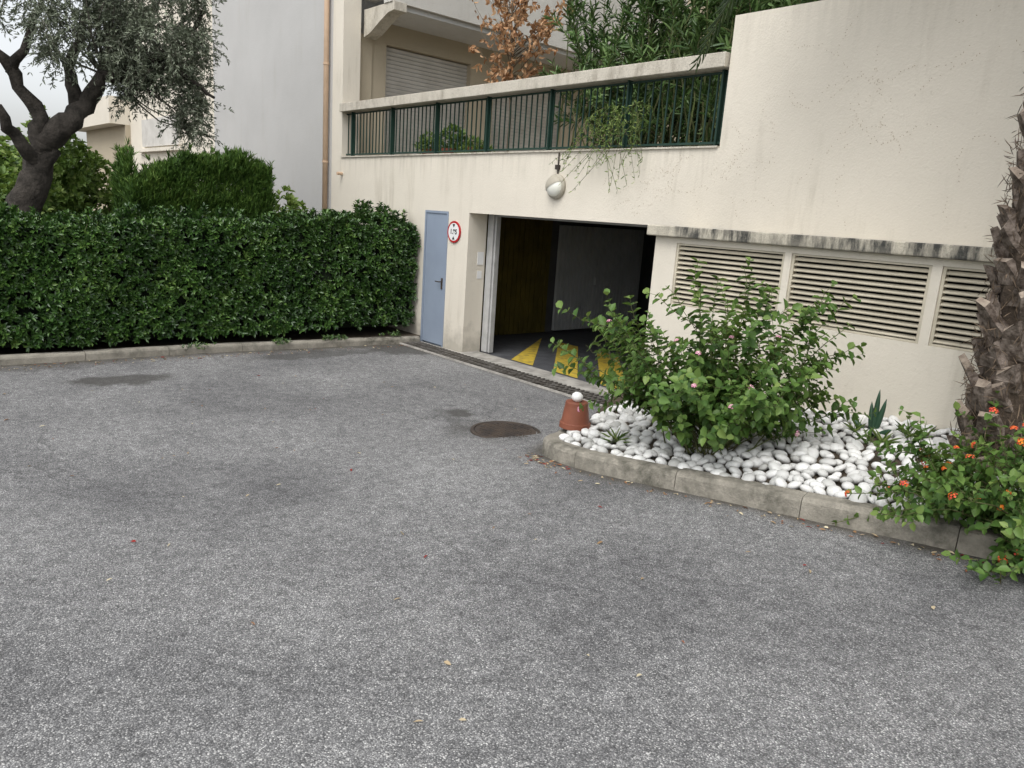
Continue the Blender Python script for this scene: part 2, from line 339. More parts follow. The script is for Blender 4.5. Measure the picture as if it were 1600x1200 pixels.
def blobs(name,C,R,mat,parent=None,val=None,smooth=True,tl=.25,lump=.10):
    n=len(C);ang=rng.uniform(0,2*pi,n);tilt=rng.normal(0,1,(n,2))*tl
    V=IV[None]*(1+lump*sn(IV*1.0,1.7)[None,:,None]*rng.uniform(-1,1,(n,1,1)))*R[:,None]
    ca,sa=np.cos(ang)[:,None],np.sin(ang)[:,None]
    x=V[...,0]*ca-V[...,1]*sa;y=V[...,0]*sa+V[...,1]*ca;z=V[...,2]
    z=z+x*tilt[:,:1]+y*tilt[:,1:]
    V=np.stack([x,y,z],-1)+C[:,None]
    F=(IF[None]+(np.arange(n)*len(IV))[:,None,None]).reshape(-1,3)
    if val is None: val=rng.uniform(0,1,n)
    return qmesh(name,V.reshape(-1,3),F,mat,parent,np.repeat(val,len(IV)),smooth)
pts=[];grid={};dmin=.078
cand=np.stack([rng.uniform(-5.2,.6,26000),rng.uniform(4.5,6.68,26000)],1)
for x,y in cand:
    yk=float(ykerb(x)) if x>-4.45 else 4.55
    if y<yk+.17 or x<float(xleft(y))+.2: continue
    key=(int(x//dmin),int(y//dmin));ok=True
    for i in (-1,0,1):
        for j in (-1,0,1):
            for q in grid.get((key[0]+i,key[1]+j),()):
                if (q[0]-x)**2+(q[1]-y)**2<dmin*dmin: ok=False
    if ok: grid.setdefault(key,[]).append((x,y));pts.append((x,y))
pts=np.array(pts);pz=zbed(pts[:,0],pts[:,1])+rng.uniform(.0,.035,len(pts))
rr=rng.uniform(.036,.060,len(pts));R3=np.stack([rr*rng.uniform(.95,1.28,len(pts)),rr,rr*rng.uniform(.55,.82,len(pts))],1)
blobs('white_pebbles',np.c_[pts,pz],R3,m_peb)
# ------------------------------------------------------------------ building
D=7.195;T1=7.555
bld=empty('apartment_building',(-12,10,0))
xs_=[-13.74,-13.34,-10.45,-9.80,-9.27,-5.25,-4.91,12];zs_=[-.3,2.21,3.08,4.41,13]
def fm(i,k):
    return {0:True,1:k<=1,2:k==1,3:k<=1,4:k==1,5:k<=1,6:k<=2}[i]
cells('garage_front_wall',xs_,zs_,fm,D,T1,m_cream,bld)
mb=MB();mb.box(-20,-13.743,D,20,-.3,13);mb.build('side_block_wall',m_white,bld)
mb=MB();mb.box(-13.743,-13.5,T1,7.9,3.05,5.4);mb.build('corner_pier',m_beige,bld)
mb=MB()
for y0,y1 in ((7.9,8.24),(10.35,11.0),(13.2,16)): mb.box(-13.9,-13.743+.2,y0,y1,3.05,5.7)
mb.box(-13.9,-13.743+.2,8.24,10.35,5.32,5.7);mb.box(-13.9,-13.743+.2,11.0,13.2,5.32,5.7)
mb.build('terrace_piers',m_beige,bld)
mb=MB()
for y0,y1 in ((8.24,10.35),(11.0,13.2)):
    z=3.06
    while z<5.28:
        mb.box(-13.70,-13.685,y0+.002,y1-.002,z,z+.068,rot=Matrix.Rotation(.42,3,'Y'));z+=.075
mb.build('roller_shutters',m_shut,bld)
mb=MB();mb.box(-13.742,-12.45,7.9,16,5.7,5.78);mb.build('balcony_soffit',m_soffit,bld)
mb=MB();mb.box(-12.62,-12.35,7.6,16,5.783,9);mb.box(-13.34,-12.62,7.6,7.85,5.95,9);mb.build('balcony_parapet',m_stucco,bld)
mb=MB()
prof=[(-13.34,5.30),(-13.1,5.36),(-12.8,5.5),(-12.5,5.62),(-12.30,5.64),(-12.30,5.78),(-13.34,5.78)]
V=[(x,7.62,z) for x,z in prof]+[(x,7.88,z) for x,z in prof];n=len(prof)
mb.add(V,[tuple(range(n)),tuple(range(2*n-1,n-1,-1))]+[(i,i+n,(i+1)%n+n,(i+1)%n) for i in range(n)])
mb.build('balcony_bracket',m_beam,bld)
mb=MB();mb.box(-13.9,12,16,16.3,-.2,9);mb.build('back_wall',m_beige,bld)
mb=MB();mb.box(-13.742,12,T1+.002,16,2.55,3.05);mb.build('terrace_floor',m_pave,bld)
mb=MB();mb.box(-13.34,-4.93,7.13,7.42,3.90,4.05);mb.build('terrace_beam',m_beam,bld,bevel=.008)
mb=MB();mb.box(-13.34,-4.93,7.17,T1-.01,3.08,3.10);mb.build('terrace_edge',m_beam,bld)
mb=MB();mb.box(-36,-23,9.4,22,0,11);mb.build('far_wing_wall',m_cream,bld)
mb=MB();mb.box(-34,-29.5,9.3,9.398,3.95,5.0);mb.build('far_wing_shutter',m_shut,bld)
mb=MB();mb.box(-44,-36.01,8.6,11,4.9,6.0);mb.box(-34.5,-29.0,9.2,9.398,3.75,3.88);mb.build('far_wing_balcony',m_cream,bld)
mb=MB();mb.box(-43,-36.01,9.2,12,0,4.9);mb.build('far_wing_ground_floor',m_beige,bld)
# railing
rl=empty('terrace_railing',(-9,7.3,3.1))
mb=MB();mb.box(-13.33,-4.94,7.28,7.31,3.13,3.155);mb.box(-13.33,-4.94,7.28,7.31,3.862,3.885)
x=-13.27
while x<-4.97: mb.box(x-.008,x+.008,7.287,7.303,3.155,3.862);x+=.112
mb.build('bars',m_green,rl)
mb=MB()
for x in (-13.08,-11.7,-10.36,-9.05,-7.70,-6.35,-5.02): mb.box(x-.012,x+.012,7.25,7.33,3.10,3.90);mb.box(x-.04,x+.04,7.24,7.34,3.101,3.112)
mb.build('posts',m_green,rl)
# vent box
vw=empty('ventilation_wall',(-2,6.7,1))
vx=[-5.25,-4.96,-3.69,-3.62,-2.37,-2.29,-1.04,-.96,.3,.38,1.6,12];vz=[-.3,1.38,2.04,2.10]
cells('vent_wall',vx,vz,lambda i,k: not(k==1 and i in(1,3,5,7,9)),6.70,6.82,m_cream,vw)
mb=MB();mb.box(-5.25,-5.13,6.822,7.193,-.3,2.10);mb.build('vent_side_wall',m_cream,vw)
mb=MB();mb.box(-5.32,12,6.61,7.193,2.103,2.215);mb.build('vent_coping',m_cap,vw,bevel=.012)
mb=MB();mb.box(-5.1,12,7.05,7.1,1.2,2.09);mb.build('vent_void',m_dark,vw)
mb=MB()
for i in (1,3,5,7,9):
    a,b=vx[i]+.002,vx[i+1]-.002
    mb.box(a,a+.025,6.71,6.78,1.382,2.038);mb.box(b-.025,b,6.71,6.78,1.382,2.038);mb.box(a+.025,b-.025,6.71,6.78,1.382,1.40);mb.box(a+.025,b-.025,6.71,6.78,2.02,2.038)
    for k in range(12):
        z=1.425+k*.0515;mb.box(a+.026,b-.026,6.705,6.755,z-.004,z+.004,rot=Matrix.Rotation(math.radians(30)+rng.normal(0,.02),3,'X'))
mb.build('louvres',m_louv,vw)
# service door
dr=empty('service_door',(-10.1,7.2,0))
mb=MB();mb.box(-10.41,-9.84,7.20,7.24,.03,2.17);mb.build('leaf',m_door,dr,bevel=.004)
mb=MB();mb.box(-10.449,-10.412,7.185,7.29,0,2.209);mb.box(-9.838,-9.801,7.185,7.29,0,2.209);mb.box(-10.412,-9.838,7.185,7.29,2.172,2.209);mb.box(-10.412,-9.838,7.24,7.29,0.0,2.172);mb.build('frame',m_door,dr)
mb=MB();mb.box(-9.93,-9.89,7.19,7.199,.96,1.14);mb.tube([(-9.91,7.19,1.08),(-9.91,7.14,1.08),(-10.02,7.14,1.08)],.009,8);mb.build('handle',m_iron,dr)
# sign
sg=empty('height_limit_sign',(-9.62,7.18,1.9))
m_sw=M('sign_white',(.75,.75,.74),(.68,.68,.67),5,.5,60,0);m_sr=M('sign_red',(.42,.02,.025),(.36,.02,.02),5,.5,60,0);m_bk=M('sign_black',(.015,.015,.015),None,5,.5,60,0)
mb=MB();mb.lathe([(0,.0),(.168,0),(.17,.006),(.17,.016),(.168,.018),(0,.018)],(-9.62,7.19,1.9),40,'y');mb.build('disc',m_sr,sg)
mb=MB();mb.lathe([(.138,.0185),(.138,.020),(0,.0205)],(-9.62,7.19,1.9),40,'y');mb.build('face',m_sw,sg)
mb=MB();y=7.1685
mb.add([(-9.655,y,2.02),(-9.585,y,2.02),(-9.62,y,1.965)],[(0,1,2)]);mb.add([(-9.655,y,1.78),(-9.585,y,1.78),(-9.62,y,1.835)],[(0,2,1)]);mb.build('arrows',m_bk,sg)
cu=bpy.data.curves.new('height_text','FONT');cu.body='1.95';cu.size=.105;cu.align_x='CENTER';cu.align_y='CENTER';cu.extrude=.001;cu.offset=.003
cu.materials.append(m_bk);o=bpy.data.objects.new('height_text',cu);o.location=(-9.62,7.168,1.9);o.rotation_euler=(pi/2,0,0);COL.objects.link(o);o.parent=sg;o.matrix_parent_inverse=Matrix.Translation(sg.location).inverted()
# lamp
lp=empty('wall_lamp',(-7.38,7.1,2.62));m_gl=M('frosted_glass',(.80,.80,.74),(.72,.72,.64),4,.25,60,0,spec=.5);m_hood=M('lamp_hood_paint',(.42,.39,.32),(.35,.32,.26),5,.6,60,.0005)
c=(-7.38,7.19,2.63)
mb=MB();mb.lathe([(0,0),(.16,0),(.165,.02),(.16,.045),(.135,.055)],c,40,'y');mb.build('housing',m_hood,lp,smooth=True)
mb=MB();mb.lathe([(.135*math.cos(a),.055+.085*math.sin(a)) for a in np.linspace(0,pi/2,9)],c,40,'y');mb.build('glass',m_gl,lp,smooth=True)
mb=MB();n=20;V=[]
for i in range(9):
    a=i/8*pi/2
    for j in range(n+1):
        b=j/n*pi+.5;V.append((c[0]+.143*math.cos(a)*math.cos(b),c[1]-.055-.092*math.sin(a),c[2]+.143*math.cos(a)*math.sin(b)))
mb.add(V,[(i*(n+1)+j,i*(n+1)+j+1,(i+1)*(n+1)+j+1,(i+1)*(n+1)+j) for i in range(8) for j in range(n)]);mb.build('eyelid_hood',m_hood,lp,smooth=True)
mb=MB();mb.tube([(-7.38,7.18,2.77),(-7.38,7.18,3.07)],.01,8);mb.box(-7.41,-7.35,7.15,7.194,2.85,2.91);mb.build('conduit',m_iron,lp)
# downpipe
dp=empty('downpipe',(-13.85,7.1,4));mb=MB();mb.tube([(-13.86,7.12,-.1),(-13.86,7.12,12)],.05,14);mb.build('pipe',m_pipe,dp,smooth=True)
mb=MB()
for z in (1.2,3.0,4.8,6.6): mb.lathe([(.05,-.02),(.06,-.02),(.06,.02),(.05,.02)],(-13.86,7.12,z),14)
mb.tube([(-13.3,7.19,2.78),(-13.3,7.08,2.78)],.03,10);mb.build('brackets',m_pipe,dp)
# dotted traces of a removed climber on the wall
P=[]
for k in range(36):
    if k<20: x,z=rng.uniform(-6.6,-4.6),rng.uniform(2.5,3.05);d=np.array([rng.uniform(-.3,1),-.25+rng.normal(0,.5)])
    else: x,z=rng.uniform(-4.3,-2.0),rng.uniform(3.0,4.0);d=np.array([-.8,.1+rng.normal(0,.5)])
    for i in range(34):
        d=d/np.linalg.norm(d)+rng.normal(0,.3,2);d/=np.linalg.norm(d);x+=d[0]*.03;z+=d[1]*.03
        if z<2.3 or z>4.35 or x<-8 or (x<-4.95 and z>3.05): break
        if rng.uniform()<.5: P.append((x,7.191,z))
P=np.array(P);n=len(P);leaves('creeper_remains',P,rng.normal(size=(n,3))*[1,.02,1],np.tile([0,-1.,0],(n,1)),rng.uniform(.010,.020,n),.006,l_hold,None,None,0,0)
# ------------------------------------------------------------------ garage interior
ga=empty('garage_interior',(-7,10,0))
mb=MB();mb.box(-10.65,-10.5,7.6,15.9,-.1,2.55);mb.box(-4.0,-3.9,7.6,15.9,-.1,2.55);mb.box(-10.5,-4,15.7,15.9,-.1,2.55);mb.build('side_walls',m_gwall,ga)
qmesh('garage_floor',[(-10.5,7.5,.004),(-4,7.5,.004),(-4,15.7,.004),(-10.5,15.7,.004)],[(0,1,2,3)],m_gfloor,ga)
V=[];F=[]
for k in range(9):
    x0=-9.9+k*.95-.2;w=.50
    q=[(x0+1.55,7.62),(x0+1.55+w,7.62),(x0+w-.35,9.6),(x0-.35,9.6)]
    for x,y in q: V.append((min(max(x,-9.95),-4.2),y,.009))
    F.append((4*k,4*k+1,4*k+2,4*k+3))
qmesh('warning_stripes',V,F,m_yell,ga)
mb=MB();mb.box(-9.27,-5.25,D-.05,7.50,-.05,.025);mb.build('threshold',m_conc,ga,bevel=.005)
mb=MB();y=7.75
while y<10.1: mb.box(-10.46,-10.43,y,y+.09,.02,2.3);y+=.12
mb.box(-10.499,-10.461,7.75,10.1,.02,2.3);mb.build('ribbed_panel',m_must,ga)
gd=empty('garage_door',(-9,9,1.2))
mb=MB();y=10.25
while y<12.7: mb.box(-10.34,-10.31,y,y+.085,.06,2.1);y+=.105
mb.box(-10.37,-10.341,10.25,12.7,.06,2.1);mb.box(-10.30,-10.26,11.3,11.34,.95,1.1);mb.build('tilting_panel',m_gdoor,gd)
mb=MB();mb.box(-9.2,-5.3,7.75,10.1,2.26,2.31);mb.build('raised_leaf',m_must,gd)
mb=MB();mb.box(-9.268,-9.13,7.58,7.66,.02,2.25);mb.box(-9.12,-9.08,7.60,7.68,.02,2.25);mb.box(-5.33,-5.252,7.58,7.66,.02,2.25);mb.box(-9.1,-5.35,7.60,7.66,2.18,2.26);mb.build('guide_rails',m_frame,gd)
mb=MB();mb.box(-9.269,-9.262,7.40,7.52,1.42,1.62);mb.box(-9.269,-9.264,7.41,7.5,1.2,1.32);mb.build('notices',m_sw,gd)
# drain
dg=empty('drain_grating',(-8,7,0))
mb=MB();mb.box(-10.40,-5.4,6.74,7.10,-.03,.008);mb.build('channel',m_dark,dg)
mb=MB();mb.box(-10.42,-5.4,6.71,6.74,-.03,.024);mb.box(-10.42,-5.4,7.10,7.142,-.03,.024);mb.build('channel_edges',m_conc,dg)
mb=MB();mb.box(-10.4,-5.4,6.845,6.865,.0,.029);mb.box(-10.4,-5.4,6.97,6.99,.0,.029)
x=-10.4
while x<-5.42: mb.box(x,x+.028,6.741,7.099,.012,.028);x+=.085
mb.build('grate_bars',m_grate,dg)
# manhole
mh=empty('manhole_cover',(-5.4,4.8,.15));zc=float(g(-5.42,4.82))+.008
mb=MB();mb.lathe([(.36,-.03),(.36,.004),(.325,.006),(.322,-.004),(.315,-.004),(.313,.006),(0,.006)],(-5.42,4.82,zc),48)
for i in range(-6,7):
    for j in range(-6,7):
        x,y=i*.045,j*.045
        if x*x+y*y<.28**2: mb.box(-5.42+x-.015,-5.42+x+.015,4.82+y-.009,4.82+y+.009,zc+.0065,zc+.013,rot=Matrix.Rotation(.8*((i+j)%2*2-1),3,'Z'))
mb.build('cover',m_iron,mh)
# pot with stone
pt=empty('terracotta_pot',(-4.66,5.02,.3));px,py=-4.62,4.98;zb=float(zbed(px,py))+.035
mb=MB();mb.lathe([(0,.25),(.10,.25),(.106,.245),(.110,.205),(.112,.20),(.134,.055),(.136,.05),(.146,.05),(.150,.0),(.14,0)],(px,py,zb),40);mb.build('pot',m_terr,pt,smooth=False,bevel=.003)
blobs('stone',np.array([[px,py,zb+.292]]),np.array([[.060,.056,.05]]),m_peb,pt,val=[1.],tl=.02,lump=.03)
# ------------------------------------------------------------------ hedge
hg=empty('clipped_hedge',(-11,3,0))
def hedge_x(y,z): return -10.52+.08*sn(np.stack([y*0,y,z],-1),2.2)
def hedge_top(y): return 1.68+.041*y+.04*np.sin(y*2.3)+.03*np.sin(y*5.1)
n=6600;y=rng.uniform(-3,7.12,n);z=rng.uniform(.12,1,n)**.9*(hedge_top(y)-.02);
x=hedge_x(y,z)-np.abs(rng.normal(0,.06,n))-.06*(z/2)**2
Cf=np.stack([x,y,z],1);Nf=nrm(np.stack([np.ones(n),rng.normal(0,.45,n),.45+rng.normal(0,.4,n)],1))
n=4000;y=rng.uniform(-3,7.12,n);x=rng.uniform(-11.95,-10.55,n);z=hedge_top(y)+.05*sn(np.stack([x,y,y*0],-1),3)-np.abs(rng.normal(0,.04,n))
Ct=np.stack([x,y,z],1);Nt=nrm(np.stack([rng.normal(0,.35,n),rng.normal(0,.35,n),np.ones(n)],1))
n=300;y=rng.uniform(-3,7.1,n);x=rng.uniform(-11.6,-10.6,n);Cs=[];Ns=[]
sh=MB()
for i in range(n):
    hh=rng.uniform(.03,.15)+(.12 if y[i]>6.3 else 0);b=np.array([x[i],y[i],float(hedge_top(y[i]))-.05]);t=b+[rng.normal(0,.04),rng.normal(0,.04),hh+.05]
    sh.tube([b,t],.004,4)
    for q in np.linspace(.5,1,3): Cs.append(b+(t-b)*q);Ns.append(t-b)
sh.build('shoots',m_gtwig,hg)
C=np.concatenate([Cf,Ct,np.array(Cs)]);Nn=np.concatenate([Nf,Nt,np.array(Ns)])
P,Dd,N2,L,W=rosettes(C,Nn,8,.080,.030,(.35,1.3))
val=np.clip(.38+.14*np.repeat(sn(C,4),8)+.34*np.repeat(rng.uniform(-.6,.8,len(C)),8)+.15*rng.normal(size=len(P)),0,1)
leaves('leaves',P,Dd,N2,L,W,l_hedge,hg,val)
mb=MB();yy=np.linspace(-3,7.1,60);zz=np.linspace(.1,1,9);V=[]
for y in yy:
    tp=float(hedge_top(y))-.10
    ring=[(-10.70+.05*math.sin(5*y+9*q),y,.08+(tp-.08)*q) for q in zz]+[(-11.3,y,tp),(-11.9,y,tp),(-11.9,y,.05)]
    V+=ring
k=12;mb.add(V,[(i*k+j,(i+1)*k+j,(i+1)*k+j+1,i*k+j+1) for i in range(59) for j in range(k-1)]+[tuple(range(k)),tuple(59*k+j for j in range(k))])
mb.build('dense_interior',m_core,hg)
n=420;y=rng.uniform(2,7.0,n);C=np.stack([rng.uniform(-10.5,-10.36,n),y,np.full(n,.12)+rng.uniform(-.02,.06,n)],1)
C=C[(sn(C,3)>.5)];P,Dd,N2,L,W=rosettes(C,np.tile([.3,0,1.],(len(C),1)),6,.055,.014,(.3,1.3));leaves('foot_weeds',P,Dd,N2,L,W,l_hedge,hg)
# cypress hedge behind
cy=empty('cypress_hedge',(-13.2,4.4,0))
n=6500;x0,x1,y0,y1,zt=-13.7,-12.6,3.25,5.5,2.58
x=rng.uniform(x0,x1,n);y=rng.uniform(y0,y1,n);f=rng.uniform(0,1,n)
tp=zt+.12*sn(np.stack([x,y,y*0],-1),2.0)+.09*sn(np.stack([x,y,y*0],-1),8)+.10*(y-y0)-.7*np.clip(y-y1+.4,0,1)-.6*np.clip(y0+.6-y,0,1)
z=rng.uniform(.5,1,n)*tp
x=np.where(f<.55,x1-np.abs(rng.normal(0,.08,n))+.07*sn(np.stack([x*0,y,z],1),3),x);y=np.where((f>.55)&(f<.65),y0+np.abs(rng.normal(0,.07,n)),y);y=np.where((f>.65)&(f<.72),y1-np.abs(rng.normal(0,.07,n)),y)
z=np.where(f>.72,tp-np.abs(rng.normal(0,.10,n))+.12*(rng.uniform(0,1,n)>.9),z)
C=np.stack([x,y,z],1);P,Dd,N2,L,W=rosettes(C,np.stack([rng.normal(.25,.3,n),rng.normal(0,.3,n),np.ones(n)],1),7,.14,.016,(.05,.6))
leaves('sprays',P,Dd,N2,L,W,l_cyp,cy,np.clip(.42+.15*np.repeat(sn(C,5),7)+.3*np.repeat(z/zt-.8,7)+.2*rng.normal(size=len(P)),0,1))
mb=MB();mb.box(-13.6,-12.78,3.6,5.1,0,2.2);mb.build('dense_interior',m_core,cy)
def blobfol(name,blobs_,k,L,W,mat,parent,dens=140,up=.5,spread=(.4,1.3),vb=.45,shell=.35):
    Cs=[];Ns=[]
    for (cx,cy_,cz,rx,ry,rz) in blobs_:
        n=int(dens*(rx*ry+ry*rz+rx*rz)*4);u=nrm(rng.normal(size=(n,3)));r=1-np.abs(rng.normal(0,shell,n));r=np.clip(r,0,1)*(1+.16*sn(u*2,2.5))
        Cs.append(np.array([cx,cy_,cz])+u*r[:,None]*np.array([rx,ry,rz]));Ns.append(u+np.array([0,0,up])+rng.normal(0,.35,(n,3)))
    C=np.concatenate(Cs);Nn=np.concatenate(Ns)
    P,Dd,N2,Ls,Ws=rosettes(C,Nn,k,L,W,spread);v=np.clip(vb+.2*np.repeat(sn(C,3),k)+.17*rng.normal(size=len(P)),0,1)
    return leaves(name,P,Dd,N2,Ls,Ws,mat,parent,v)
gs=empty('garden_shrubs',(-16,3,0))
blobfol('leaves',[(-16,2.9,2.4,.8,.6,1.0),(-16.3,3.5,1.9,.8,.7,.9),(-15.6,2.3,1.5,.7,.7,.8),(-17,1.6,1.3,.8,1,.8),(-16,4.4,1.4,.7,.6,.8),(-13.4,6.1,1.7,.5,.45,.65)],6,.12,.06,l_shrub,gs,dens=72)
mb=MB()
for x,y in ((-16,2.9),(-16.3,3.5),(-16,4.4),(-13.4,6.1)):
    for q in range(4): mb.tube([(x,y,0),(x+rng.normal(0,.2),y+rng.normal(0,.2),1.2),(x+rng.normal(0,.3),y+rng.normal(0,.3),2.0)],[.03,.02,.008],5)
mb.build('stems',m_twig,gs)
dt=empty('distant_trees',(-45,-2,0))
blobfol('foliage',[(-52,y_,rng.uniform(1.2,2.2),3,3,rng.uniform(1.8,2.8)) for y_ in range(-14,9,3)],6,.5,.28,l_shrub,dt,dens=9)
mb=MB()
for y_ in range(-14,9,3): mb.tube([(-52,y_,0),(-52,y_,3)],.15,6)
mb.build('trunks',m_twig,dt)
# ------------------------------------------------------------------ olive tree
ol=empty('olive_tree',(-14,2,0))
def wob(P,n=4,a=.04):
    P=np.array(P,float)
    P=np.c_[tuple(np.interp(np.linspace(0,len(P)-1,(len(P)-1)*n+1),range(len(P)),P[:,i]) for i in range(P.shape[1]))]
    P[1:-1,:3]+=rng.normal(0,a,(len(P)-2,3));return P
mb=MB()
br=[[(-14,1.8,-.1,.40),(-14,1.9,1.0,.28),(-14,2.05,1.9,.23),(-14,2.35,2.6,.20),(-14,2.65,3.05,.18),(-14.1,3.0,3.45,.14),(-14,3.3,3.95,.11),(-13.9,3.9,4.25,.085),(-13.8,4.4,4.6,.055),(-13.8,4.8,5.2,.03)],
 [(-14,2.4,2.7,.15),(-14.1,2.35,3.2,.12),(-14.2,2.1,3.8,.09),(-14.3,1.7,4.4,.06),(-14.3,1.2,5.0,.04),(-14.3,.6,5.4,.02)],
 [(-14,2.3,2.4,.11),(-13.8,2.0,2.9,.09),(-13.6,1.7,3.3,.07),(-13.5,1.3,3.9,.045),(-13.3,.9,4.5,.02)],
 [(-14.1,2.9,3.45,.11),(-14.3,2.9,4.1,.08),(-14.5,3.2,4.9,.05),(-14.5,3.3,5.8,.03)],
 [(-14,3.3,3.95,.08),(-14.4,3.8,4.2,.06),(-14.9,4.3,4.4,.04),(-15,4.9,4.4,.02)],
 [(-14.2,2.05,3.8,.07),(-14,2.4,4.6,.05),(-13.9,2.5,5.6,.02)],
 [(-13.9,3.9,4.25,.06),(-13.5,4.4,4.1,.04),(-13.3,4.8,3.8,.02)]]
for b in br:
    Q=wob(b,4,.03);mb.tube(Q[:,:3],Q[:,3],12,jit=.14)
mb.build('trunk_and_limbs',m_bark,ol,smooth=True)
def ell(n,c,r):
    u=nrm(rng.normal(size=(n,3)))*rng.uniform(.3,1,(n,1))**.5;return np.array(c)+u*np.array(r)
cl=np.concatenate([ell(122,(-14.0,4.05,4.9),(1.1,1.0,1.25)),ell(24,(-14.3,3.0,5.4),(1.2,1,.8)),ell(30,(-14.3,1.5,5.2),(1.2,1.3,.8)),ell(16,(-13.8,4.65,3.6),(.4,.28,.5)),ell(8,(-13.6,1.0,4.3),(.4,.5,.4)),ell(12,(-13.6,2.6,4.5),(.4,.5,.4))])
TP=[];TD=[];tw=MB()
for ci,c in enumerate(cl):
    for q in range(13):
        d=nrm(rng.normal(size=3)+[0,0,-.15]);st=c+d*.04;ln=rng.uniform(.22,.45)
        if q%4==0:
            t=np.linspace(0,1,4)[:,None];tw.tube(st+d*ln*t+np.array([0,0,-.14])*t*t,[.005,.004,.003,.002],3,cap=False)
        m=20;tt=np.sort(rng.uniform(.1,1,m))[:,None];TP.append(st+d*ln*tt+np.array([0,0,-.14])*tt*tt);TD.append(nrm(d+rng.normal(0,.75,(m,3))))
    lim=np.array([-14.1,3.3,4.0]) if c[1]>2.6 else np.array([-14.2,1.8,4.2])
    if ci%3==0: tw.tube([lim,(lim+c)/2+rng.normal(0,.12,3),c],[.02,.012,.005],4,cap=False)
tw.build('twigs',m_otwig,ol)
P=np.concatenate(TP);Dd=np.concatenate(TD);n=len(P)
leaves('leaves',P,Dd,rng.normal(size=(n,3))+[0,0,.8],rng.uniform(.05,.085,n),rng.uniform(.016,.022,n),l_olive,ol,np.clip(.42+.2*sn(P,2.5)+.22*rng.normal(size=n),0,1))
# ------------------------------------------------------------------ stem shrub generator
def stems(base,nst,length,spread,Lf,Wf,lm,sm,flm=None,nfl=0,droop=.35,side=3,node=.05,dirbias=(0,0,0),rad=.007,root=.12,fsize=.016,bare=.28,nm='shrub'):
    e=empty(nm,base);mb=MB();P=[];Dv=[];Nv=[];Vv=[];tips=[]
    base=np.array(base,float)
    for i in range(nst):
        az=rng.uniform(0,2*pi);th=spread*math.sqrt(rng.uniform(0.02,1))
        d=nrm(np.array([math.sin(th)*math.cos(az),math.sin(th)*math.sin(az),math.cos(th)])+np.array(dirbias))
        ln=length*rng.uniform(.5,1.0)
        if rng.uniform()<.18: ln=length*1.15
        b=base+np.array([rng.normal(0,root),rng.normal(0,root),0])
        axes=[(b,d,ln,rad)]
        for k in range(side):
            t=rng.uniform(.3,.85);q=b+d*ln*t+np.array([0,0,-droop])*(ln*t)**2*math.sin(th)
            d2=nrm(d+nrm(rng.normal(size=3))*.75);axes.append((q,d2,ln*rng.uniform(.18,.36),rad*.5))
        for ai,(b0,dd,l0,r0) in enumerate(axes):
            m=7;t=np.linspace(0,1,m)[:,None];sag=droop*(math.sin(th) if ai==0 else .3)
            wv=rng.normal(0,.02,(m,3));wv[0]=0
            path=b0+dd*l0*t+np.array([0,0,-sag])*(l0*t)**2+wv*t
            mb.tube(path,np.linspace(r0,r0*.35,m),4,cap=False);tips.append((path[-1],nrm(path[-1]-path[-2])))
            nn=int(l0/node);ph=rng.uniform(0,pi)
            for j in range(nn):
                tt=(j+.5)/nn
                if ai==0 and tt<bare: continue
                f=tt*(m-1);i0=int(f);q=path[i0]+(path[min(i0+1,m-1)]-path[i0])*(f-i0);tg=nrm(path[min(i0+1,m-1)]-path[i0] if i0<m-1 else dd)
                A=nrm(np.cross(tg,[.3,.2,1]));B=np.cross(tg,A);a=ph+j*pi/2
                for sgn in (0,pi):
                    o=A*math.cos(a+sgn)+B*math.sin(a+sgn)
                    P.append(q);Dv.append(o+tg*.5+np.array([0,0,-.12]));Nv.append(tg+np.array([0,0,.9]));Vv.append(.2+.5*tt+rng.normal(0,.17))
    mb.build('stems',sm,e)
    P=np.array(P);n=len(P);s=rng.uniform(.5,1.2,n)
    leaves('leaves',P,np.array(Dv)+rng.normal(0,.2,(n,3)),np.array(Nv)+rng.normal(0,.2,(n,3)),Lf*s,Wf*s,lm,e,np.clip(Vv,0,1),.2,.18)
    if flm:
        idx=rng.permutation(len(tips))[:nfl];FP=[];FD=[];FN=[];FV=[]
        for i in idx:
            p,d=tips[i];d=nrm(d+[0,0,.6]);A=nrm(np.cross(d,[.2,.9,.1]));B=np.cross(d,A);fs=fsize*rng.uniform(.6,1.1);inner=rng.uniform(.2,1)
            for k in range(14):    # florets of four petals on a low dome
                th=math.acos(1-.62*(k+.5)/14);az=k*2.4;u=d*math.cos(th)+(A*math.cos(az)+B*math.sin(az))*math.sin(th)
                c=p+(u-d*.45)*fs*1.25+u*rng.uniform(-.1,.15)*fs;t1=nrm(np.cross(u,d+.013));t2=np.cross(u,t1);fv=np.clip((1-th/1.2)*inner+rng.uniform(-.15,.15),0,1)
                for a4 in range(4):
                    a5=a4*pi/2+k;tg=t1*math.cos(a5)+t2*math.sin(a5)
                    FP.append(c);FD.append(tg+u*.25);FN.append(u);FV.append(fv)
        leaves('flowers',FP,FD,FN,fsize*.40,fsize*.36,flm,e,FV,.05,0)
    return e
zb1=float(zbed(-3.3,5.25))
stems((-3.30,5.2,zb1),90,1.40,1.0,.078,.052,l_lant,m_gtwig,l_pink,26,droop=.07,side=4,node=.052,fsize=.020,nm='lantana_bush')
stems((-.95,5.35,.5),120,1.12,1.35,.062,.042,l_lant,m_gtwig,l_oran,120,droop=.45,side=4,node=.05,dirbias=(-.06,-.26,0),fsize=.021,bare=.15,nm='lantana_bush')
tf=empty('pebble_bed_weeds',(-3,5,.4));C=np.array([(-2.55,6.2,0),(-2.3,6.0,0),(-1.9,5.9,0),(-4.0,4.85,0),(-2.1,6.3,0)],float);C[:,2]=zbed(C[:,0],C[:,1])+.03
